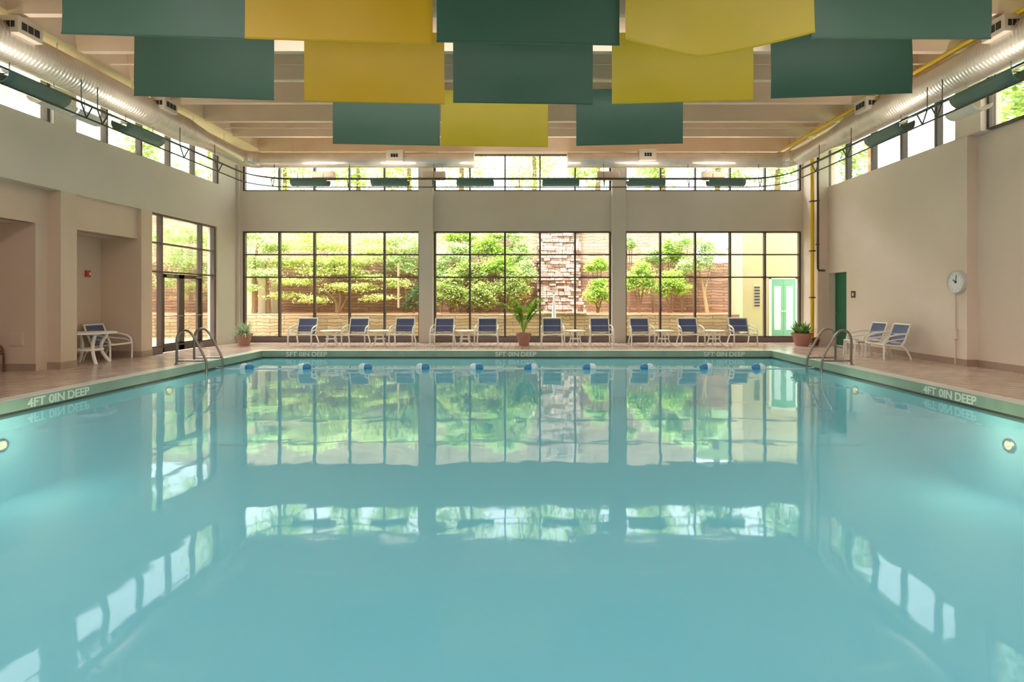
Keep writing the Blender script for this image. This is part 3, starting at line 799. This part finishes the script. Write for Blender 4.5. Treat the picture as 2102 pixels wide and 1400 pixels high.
# ------------------------------------------------------------------ pool ladders
def ladder(x_edge, s, y0, label):
    """s = +1: pool lies towards +X."""
    root = empty('pool_ladder', (x_edge, y0, 0)); tag(root, label, 'ladder', 'steel pool ladders')
    for dy in (-.32,.32):
        pts = bez([(-s*.33,dy,.0),(-s*.33,dy,.35),(-s*.33,dy,.58),(-s*.25,dy,.74),(-s*.10,dy,.77),(s*.03,dy,.66),(s*.18,dy,.40),(s*.30,dy,.16),(s*.34,dy,.0),(s*.34,dy,-.5),(s*.34,dy,-1.1)], 5)
        o = MB(); o.tube(pts, .026, 10); h_ = o.build('handrail', M['steel'], root, smooth=True)
        o = MB(); o.lathe([(.055,0),(.055,.012),(.03,.03)], (-s*.33,dy,.006), 16); o.build('flange', M['steel'], h_)
        o = MB(); o.tube([(-s*.33,dy,.09),(s*.31,dy,.09)], .02, 8); o.build('tie_bar', M['steel'], h_)
    for z in (-.26,-.55,-.85):
        o = MB(); o.box(s*.30,s*.39,-.32,.32,z-.015,z+.015); o.build('tread', M['steel'], root, bevel=.006)
ladder(PL, 1, 12.6, 'curved steel pool ladder on the alcove side of the pool')
ladder(PR, -1, 12.6, 'curved steel pool ladder on the clock wall side of the pool')

# ------------------------------------------------------------------ float rope
rope = MB(); Yr = 13.2
rope.tube([(PL+.02,Yr,ZW+.03)] + [(PL+.02+(PR-PL-.04)*i/40, Yr, ZW+.01) for i in range(1,40)] + [(PR-.02,Yr,ZW+.03)], .012, 6)
tag(rope.build('float_rope', M['float_w']), 'thin pale rope stretched across the far end of the pool', 'rope')
FL = [507,625,750,868,978,1090,1210,1328,1450,1557]
ordn = ['first','second','third','fourth','fifth','sixth','seventh','eighth','ninth','tenth']
for k, px in enumerate(FL):
    x = PX(px,Yr); s = 1 if k < 5 else -1
    root = empty('pool_float', (x, Yr, ZW)); tag(root, 'blue and white float on the pool rope, %s from the alcove side' % ordn[k], 'float', 'floats on the pool rope')
    rt = Matrix.Rotation(s*PI/2,4,'Y')
    o = MB(); o.lathe([(.02,-.02),(.085,-.01),(.105,.05),(.09,.12),(.05,.155),(.015,.165)], (0,0,.03), 18, rt); o.build('blue_half', M['float_b'], root, smooth=True)
    o = MB(); o.lathe([(.015,-.165),(.05,-.155),(.09,-.12),(.105,-.05),(.085,-.01),(.02,-.005)], (0,0,.03), 18, rt); o.build('white_half', M['float_w'], root, smooth=True)
# underwater lights
for (x, yy, z, s, wd) in ((PL,7.85,-.62,1,'near the four feet marking of the alcove side'),(PL,11.5,-.45,1,'below the alcove side ladder'),(PR,7.85,-.62,-1,'near the four feet marking of the clock side'),(PR,11.55,-.45,-1,'below the clock side ladder')):
    root = empty('pool_light', (x, yy, z)); tag(root, 'round underwater light in the pool wall ' + wd, 'light', 'underwater pool lights')
    rt = Matrix.Rotation(s*PI/2,4,'Y')
    o = MB(); o.lathe([(.1,0),(.1,.03),(.08,.04),(.07,.03)], (0,0,0), 20, rt); o.build('rim', M['steel'], root)
    o = MB(); o.lathe([(.001,.025),(.07,.025),(.06,.034),(.001,.038)], (0,0,0), 20, rt); o.build('lens', M['lampglow'], root)
    la = bpy.data.lights.new('pool lamp', 'POINT'); la.energy = 20 if yy < 9 else 8; la.color = (1,.9,.55); la.shadow_soft_size = .12
    lo = bpy.data.objects.new('lamp', la); C.objects.link(lo); lo.parent = root; lo.location = (s*.55,0,.1)

# ------------------------------------------------------------------ outside
mb = MB(); mb.box(-45,40,YB+.3,21.0,-.1,-.02); mb.box(-45,-15.3,-20,11.6,-.1,-.02); mb.box(-45,-10.2,11.6,YB+.3,-.1,-.02); mb.box(10.1,40,-20,YB+.3,-.1,-.02)
o = mb.build('grass', M['lawn']); o['kind'] = 'stuff'; o['label'] = 'short pale grass outside the windows'
mb = MB(); mb.box(-30, 9.0, 21.01, 21.35, -.1, .88); struct(mb.build('garden_wall', M['rock'], bevel=.02))
mb = MB(); mb.box(-30, 9.0, 21.33, 24.5, -.1, .86); struct(mb.build('planting_ground', M['mulch']))
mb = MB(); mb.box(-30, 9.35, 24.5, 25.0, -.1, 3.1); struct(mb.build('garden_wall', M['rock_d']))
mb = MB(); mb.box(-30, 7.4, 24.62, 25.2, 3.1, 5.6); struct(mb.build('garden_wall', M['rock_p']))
mb = MB(); mb.quad((-45,25,5.4),(40,25,5.4),(40,60,9),(-45,60,9)); struct(mb.build('hillside_ground', M['hill']))
# waterfall rocks
R = random.Random(11)
mb = MB()
x0, x1 = PX(1106,24), PX(1188,24)
z = .862
while z < 5.3:
    h_ = R.uniform(.09,.2); x = x0 + R.uniform(-.1,.1) - max(0,(1.6-z))*.25
    xe = x1 + max(0,(1.6-z))*.3
    while x < xe:
        w_ = R.uniform(.2,.55); d = 23.9 + R.uniform(-.12,.15) + z*.08
        mb.box(x, min(x+w_, xe+.1), d, 24.49, z, z+h_-.012); x += w_+.012
    z += h_
tag(mb.build('stone_waterfall', M['rock_w'], bevel=.015), 'tall stacked stone waterfall column in the middle of the garden wall', 'rock feature')
mb = MB(); 
for k in range(5): mb.box(PX(1120,21.1)-.5+k*.42, PX(1120,21.1)-.5+k*.42+.4, 20.93, 21.33, .881, .96)
tag(mb.build('capstones', M['rock_p'], bevel=.02), 'pale capstones on the low garden wall under the stone waterfall', 'stones', kind='stuff')
# cream building
bd = empty('cream_building', (8.1,20.7,0)); tag(bd, 'cream stucco building with pale green double doors beyond the back window', 'building')
o = MB(); o.box(0,7,0,1.3,-.019,4.5); o.build('wall', M['cream'], bd)
o = MB(); o.box(-.1,7.1,-.15,1.4,4.5,4.7); o.build('roof', M['panel'], bd)
xa, xb = PX(1583,20.7)-8.1, PX(1632,20.7)-8.1
o = MB(); o.box(xa-.09,xa,-.04,.02,0,2.3); o.box(xb,xb+.09,-.04,.02,0,2.3); o.box(xa-.09,xb+.09,-.04,.02,2.22,2.32); o.build('door_frame', M['white'], bd)
for (a,b) in ((xa,(xa+xb)/2-.004),((xa+xb)/2+.004,xb)):
    o = MB(); o.box(a,b,-.03,.02,.02,2.22); lf = o.build('door', M['paledoor'], bd)
    o = MB(); o.box(a+.1,b-.1,-.036,-.028,.3,1.95); o.build('door_glass', mat('frosted glass',(204,214,222),.3), lf)
    o = MB(); o.lathe([(.03,0),(.03,.04),(.001,.05)], ((b-.05 if a == xa else a+.05),-.03,1.0), 12, Matrix.Rotation(PI/2,4,'X')); o.build('knob', M['white'], lf)
va, vb = PX(1547,20.7)-8.1, PX(1560,20.7)-8.1
o = MB(); o.box(va,vb,-.02,.02,1.15,2.0); v = o.build('vent', M['panel'], bd)
o = MB()
for k in range(7): o.box(va+.015,vb-.015,-.03,-.018,1.18+k*.115,1.25+k*.115)
o.build('louver', M['darkpipe'], v)
mb = MB()
for (a,b) in ((500,517),(530,545),(556,570)): mb.box(PX(a,23.0),PX(b,23.0),23.0,23.3,.85,2.35)
mb.box(PX(500,23.0),PX(570,23.0),23.05,23.3,2.3,2.6)
sh = mb.build('garden_pergola', M['shed']); tag(sh, 'grey beige posts and beam behind the plants at the alcove corner window', 'pergola')
# folded umbrella outside
root = empty('folded_umbrella', (PX(1137,19.6),19.6,-.02)); tag(root, 'folded pale umbrella standing outside before the stone waterfall', 'umbrella')
o = MB(); o.tube([(0,0,0),(0,0,1.72)], .02, 8); o.build('pole', M['darkpipe'], root)
o = MB(); o.lathe([(.09,.72),(.07,.8),(.075,1.0),(.05,1.3),(.02,1.66),(.005,1.7)], (0,0,0), 12); o.build('canopy', M['umb'], root, smooth=True)
o = MB(); o.lathe([(.2,0),(.2,.05),(.05,.09)], (0,0,0), 20); o.build('base', M['darkpipe'], root)

R = random.Random(21)
def plant(name, base, blobs, n_, ls, lm, label, cat='shrub', trunks=(), tm=None, group=None, flat=.5):
    """blobs: (x, y, z, rx, ry, rz) in world space; leaves are small diamonds spread through them."""
    root = empty(name, base); tag(root, label, cat, group)
    bx, by, bz = base
    if trunks:
        o = MB()
        for pts in trunks:
            q = [Vector((p[0]-bx,p[1]-by,p[2]-bz)) for p in pts]; r0 = pts[0][3] if len(pts[0]) > 3 else .05
            k = bez(q, 4); o.tube(k, [r0*(1-.65*i/(len(k)-1)) for i in range(len(k))], 7)
        o.build('trunk', tm or M['bark'], root, smooth=True)
    o = MB(); vol = [b[3]*b[4]*b[5] for b in blobs]; tot = sum(v**.7 for v in vol)
    for b, v in zip(blobs, vol):
        cs = []
        while len(cs) < 16:
            p = Vector((R.uniform(-1,1),R.uniform(-1,1),R.uniform(-1,1)))
            if p.length < 1: cs.append((p, R.uniform(.16,.36)))
        for k in range(int(n_*v**.7/tot)):
            p, sg = cs[k % 16]
            p = p*.85 + Vector((R.gauss(0,sg),R.gauss(0,sg),R.gauss(0,sg*.75)))
            c = Vector((b[0]+p.x*b[3]-bx, b[1]+p.y*b[4]-by, b[2]+p.z*b[5]-bz))
            a = R.random()*2*PI; e = R.uniform(-.7,.7)
            d = Vector((math.cos(a)*math.cos(e), math.sin(a)*math.cos(e), math.sin(e)))
            s_ = d.cross(Vector((R.uniform(-flat,flat),R.uniform(-flat,flat),1))).normalized()
            L_ = ls*R.uniform(.6,1.3); w_ = L_*R.uniform(.28,.42)
            o.add([c-d*L_*.5, c+s_*w_*.5, c+d*L_*.5, c-s_*w_*.5], [(0,1,2,3)])
    o.build('foliage', lm, root)
    return root
def B(px, py, Y, wx, hy, ry=None):
    k = Y/F; return (PX(px,Y), Y, PZ(py,Y), wx*k, ry if ry else wx*k*.7, hy*k)
def T3(px, py, Y, r): return (PX(px,Y), Y, PZ(py,Y), r)
Z0 = .86
def gb(px, Y): return (PX(px,Y), Y, Z0)
plant('maple_tree', gb(690,22.6), [B(585,607,22.3,40,9),B(640,615,22.4,42,10),B(720,590,22.4,60,10),B(775,612,22.4,42,9),B(600,578,22.5,52,11),B(690,560,22.8,70,13),B(770,570,22.6,50,11),
      B(560,545,23,45,12),B(640,540,23,60,13),B(730,530,23,70,14),B(610,505,23.3,60,15),B(700,500,23.3,70,15),B(780,515,23.2,44,16),B(820,585,22.7,30,10),B(560,490,23.4,50,16),B(780,490,23.5,50,16),B(600,540,22.9,50,13),B(700,540,22.7,60,13),B(640,478,23.4,70,14)], 22000, .14, M['maple'],
      'spreading yellow green maple in the middle of the first back window', 'tree', [[T3(692,642,22.6,.09),T3(690,620,22.6,.07),T3(670,600,22.6,.05),T3(630,585,22.6,.04)],[T3(694,642,22.6,.08),T3(700,610,22.6,.06),T3(690,575,22.7,.05),T3(685,530,22.8,.03)],[T3(698,640,22.6,.06),T3(720,605,22.6,.04),T3(760,590,22.6,.03)]], flat=.3)
plant('pale_tree', gb(522,22.3), [B(520,590,22.2,28,8),B(540,560,22.3,38,12),B(515,535,22.4,35,16),B(540,500,22.6,45,22),B(505,480,22.6,30,18)], 6500, .14, M['pale'], 'pale green tree with a dark trunk beside the garden posts', 'tree', [[T3(522,642,22.3,.12),T3(524,600,22.3,.09),T3(522,550,22.3,.05),T3(530,500,22.4,.03)],[T3(552,642,22.6,.1),T3(550,600,22.6,.07),T3(545,540,22.5,.04)]])
plant('pale_shrub', gb(830,23.4), [B(830,500,23.4,45,30),B(812,540,23.4,32,22),B(845,545,23.3,28,20)], 6000, .14, M['pale'], 'tall pale shrub beside the first back column, behind the wooden post', 'shrub', [[T3(835,642,23.4,.05),T3(832,590,23.4,.04),T3(830,520,23.4,.03)]])
plant('dark_shrub', gb(850,22.2), [B(850,610,22.2,22,24),B(838,628,22.2,16,14),B(862,590,22.3,16,22)], 1500, .11, M['conifer'], 'small dark evergreen shrub hugging the first back column', 'shrub', [[T3(850,643,22.2,.04),T3(850,615,22.2,.02)]])
mb = MB(); mb.tube([T3(818,632,22.0,0)[:3],T3(818,540,22.0,0)[:3]], .045, 8)
tag(mb.build('wooden_post', M['bark_p']), 'slim pale wooden post standing in the first garden bed', 'post')
sh = [(925,600,22.2,40,42,'shrub','bushy green shrub next to the first back column, palm side'),(985,612,22.1,40,38,'shrub','broad green shrub between two window bars beside the palm'),
      (1050,590,22.5,44,42,'shrub','brownish green shrub directly behind the potted palm'),
      (905,560,22.9,24,30,'pale','narrow pale shrub touching the first back column halfway up'),(960,560,22.7,44,28,'shrub','leafy shrub halfway up between the low and high middle shrubs'),(1025,545,22.9,44,28,'lime','lime shrub halfway up above the brownish palm side shrub'),(1075,560,22.9,26,34,'pale','pale shrub halfway up beside the waterfall stones'),
      (945,485,23.8,44,18,'lime','lime shrub topmost by the first back column'),(1035,480,23.8,56,20,'pale','pale shrub topmost beside the waterfall stones'),
      (1340,525,23.2,32,24,'pale','pale shrub halfway up between the two stemmed lime shrubs'),(1400,490,23.8,36,22,'pale','pale shrub topmost in the pipe side bed'),(930,525,23.2,45,32,'pale','pale shrub high on the wall above the bushy column shrub'),
      (1000,505,23.4,48,32,'lime','lime green shrub high in the middle window'),(1060,520,23.5,38,34,'pale','pale shrub leaning on the stone waterfall high up'),
      (1226,545,22.6,26,20,'lime','small lime shrub above another beside the second back column'),(1228,600,22.3,30,34,'lime','rounded lime shrub low beside the second back column'),
      (1312,572,22.4,34,42,'lime','lime green shrub on bare stems past the second back column'),(1378,585,22.4,46,34,'lime','wide lime shrub on dark stems in the pipe side bed'),
      (1292,500,23.5,15,18,'pale','little pale shrub high past the second column'),(1372,520,23.5,36,40,'lime','tall lime shrub against the stone wall, pipe side'),(1515,510,23.2,28,20,'shrub','green clump above the cream building edge')]
for (px,py,Y,wx,hy,mk,lb) in sh:
    tr_ = []
    for q in (-.4,0,.35): tr_.append([T3(px,642,Y,.035),T3(px+q*wx*.5,642-(642-py)*.5,Y,.03),T3(px+q*wx,py+hy*.2,Y,.015)])
    bl = [B(px,py,Y,wx*.8,hy*.8),B(px-wx*.45,py+hy*.25,Y-.15,wx*.5,hy*.45),B(px+wx*.45,py+hy*.2,Y-.1,wx*.5,hy*.45),B(px+wx*.1,py-hy*.5,Y,wx*.55,hy*.4)]
    plant('garden_shrub', gb(px,Y), bl, int(1600+wx*hy*1.7), .13, M[mk], lb, 'shrub', tr_, group='shrubs in the garden bed')
plant('slender_tree', gb(1452,22.6), [B(1440,530,22.7,42,26),B(1430,495,22.8,44,26),B(1465,515,22.7,30,24),B(1410,545,22.6,26,16)], 6500, .13, M['pale'], 'slender tree with a pale forked trunk before the brick coloured pier', 'tree',
      [[T3(1452,645,22.6,.085),T3(1446,605,22.6,.07),T3(1440,575,22.6,.05),T3(1430,530,22.6,.03)],[T3(1446,605,22.6,.05),T3(1453,570,22.6,.04),T3(1462,530,22.6,.02)]], M['bark_p'])
plant('side_tree', (PX(378,23.0),23.0,Z0), [B(335,490,23.0,30,26),B(385,478,23.0,40,24),B(375,535,23.0,40,26),B(430,495,23.2,26,28),B(432,560,23.2,22,26),B(335,575,23.2,22,22),B(395,590,23.2,26,12)], 8000, .14, M['pale'], 'loose pale tree seen through the glass double door', 'tree', [[T3(378,645,23,.08),T3(372,610,23,.07),T3(378,570,23,.05),T3(372,500,23,.03)]], M['bark_p'])
k = 0
def far_tree(x, y, zb, h_, w_, mk, lb, n_=2600):
    bl = []
    for i in range(5):
        a = R.random()*2*PI; q = R.uniform(.1,.55)*w_
        bl.append((x+q*math.cos(a), y+q*math.sin(a)*.6, zb+h_*(.45+.13*i), w_*R.uniform(.45,.65), w_*.45, h_*R.uniform(.16,.24)))
    plant('woodland_tree', (x,y,zb), bl, n_, .3, M[mk], lb, 'tree', [[(x,y,zb+.02,.18),(x+.1,y,zb+h_*.4,.14),(x,y,zb+h_*.85,.06)]], group='trees around the pool hall')
names = ['first','second','third','fourth','fifth','sixth','seventh','eighth','ninth','tenth','eleventh','twelfth']
for i, x in enumerate((-20,-16.5,-13,-9.5,-6.3,-3.2,.2,3.3,6.5,9.8,13.0,16.5)):
    far_tree(x + R.uniform(-.5,.5), 28 + R.uniform(-1,2.5), 5.4, R.uniform(5.0,6.5), R.uniform(1.8,2.4), 'far' if i < 9 else 'far_g', 'tall tree on the hill behind the stone wall, %s from the alcove side' % names[i])
for i, (x, yy) in enumerate(((-15.5,9),(-16.5,12.5),(-18.0,15.8),(-20,19.0),(-15.5,5),(-16,1))):
    far_tree(x, yy, -.02, R.uniform(9.5,11), R.uniform(2.2,2.8), 'far', 'tall tree outside the alcove side high windows, %s in its line' % names[i], 6000)
for i, (x, yy) in enumerate(((16,9.5),(15.5,13),(16.5,16.5),(18.2,20),(16,5.5),(16,1.5))):
    far_tree(x, yy, -.02, R.uniform(9.5,11), R.uniform(2.0,2.6), 'far_g', 'tall tree outside the clock side high windows, %s in its line' % names[i], 6000)
for (x,yy,wd) in ((10.9,10.3,'nearer the clock pillar'),(10.9,17.4,'nearer the back corner')):
    o = MB(); o.box(x-.07,x+.07,yy-.07,yy+.07,-.019,6.6); tag(o.build('timber_post', M['rust'], bevel=.01), 'rust coloured timber post outside the high windows, ' + wd, 'post', 'timber posts outside')

# ------------------------------------------------------------------ light
world = bpy.data.worlds.new('overcast sky'); bpy.context.scene.world = world; world.use_nodes = True
nt = world.node_tree; N = nt.nodes; L = nt.links
bg = N['Background']; bg.inputs['Strength'].default_value = 4.2
tc = N.new('ShaderNodeTexCoord'); nz = N.new('ShaderNodeTexNoise'); nz.inputs['Scale'].default_value = 2.5; nz.inputs['Detail'].default_value = 4
L.new(tc.outputs['Generated'], nz.inputs['Vector'])
rp = N.new('ShaderNodeValToRGB'); rp.color_ramp.elements[0].position = .35; rp.color_ramp.elements[1].position = .65
rp.color_ramp.elements[0].color = (.84,.90,1,1); rp.color_ramp.elements[1].color = (.97,.985,1,1)
L.new(nz.outputs['Fac'], rp.inputs['Fac']); L.new(rp.outputs['Color'], bg.inputs['Color'])
def sun(name, e, rot, ang, col):
    la = bpy.data.lights.new(name, 'SUN'); la.energy = e; la.angle = ang; la.color = col
    o = bpy.data.objects.new(name, la); C.objects.link(o); o.rotation_euler = rot; return o
sun('added sky glow', 12.0, (math.radians(-33), 0, math.radians(28)), .9, (1,.985,.975))  # second sun added over the garden to brighten the far deck
sun('sun', 8.0, (math.radians(24), 0, math.radians(-25)), .3, (1,.985,.96))
def area(name, e, loc, rot, sx, sy, col=(1,1,1)):
    la = bpy.data.lights.new(name, 'AREA'); la.energy = e; la.shape = 'RECTANGLE'; la.size = sx; la.size_y = sy; la.color = col
    o = bpy.data.objects.new(name, la); C.objects.link(o); o.location = loc; o.rotation_euler = rot; return o

for yy in (-5.0, -1.0, 3.5):  # unseen fill lights added to brighten the near half of the hall
    for x in (-4.5, 4.0):
        area('added fill light', 100, (x, yy, 6.35), (0,0,0), 2.2, .5, (1,.93,.86))
area('added fill light', 48, (0, 7.7, 6.5), (math.radians(62),0,0), 12.5, .3, (1,.95,.88))  # unseen strip light added to brighten the middle banner row
area('added fill light', 36, (-.5, 10.3, 6.5), (math.radians(62),0,0), 10.0, .3, (1,.95,.88))  # unseen strip light added for the banner row by the windows
# ------------------------------------------------------------------ camera
cam = bpy.data.cameras.new('camera'); co = bpy.data.objects.new('camera', cam); C.objects.link(co)
co.location = (0,0,H); co.rotation_euler = (PI/2,0,0)
cam.sensor_width = 36; cam.lens = 36*F/2102.0
cam.shift_x = -(CX-1051)/2102.0; cam.shift_y = -(700-CY)/2102.0
cam.clip_start = .05; cam.clip_end = 300
sc = bpy.context.scene; sc.camera = co
sc.view_settings.view_transform = 'Standard'; sc.view_settings.look = 'None'
sc.view_settings.exposure = 0.6; sc.view_settings.gamma = 1.14
sc.cycles.use_denoising = True
sc.cycles.max_bounces = 7; sc.cycles.diffuse_bounces = 4; sc.cycles.glossy_bounces = 3
sc.cycles.use_adaptive_sampling = True; sc.cycles.adaptive_threshold = .1; sc.cycles.adaptive_min_samples = 16; sc.cycles.transparent_max_bounces = 10
sc.cycles.sample_clamp_indirect = 6
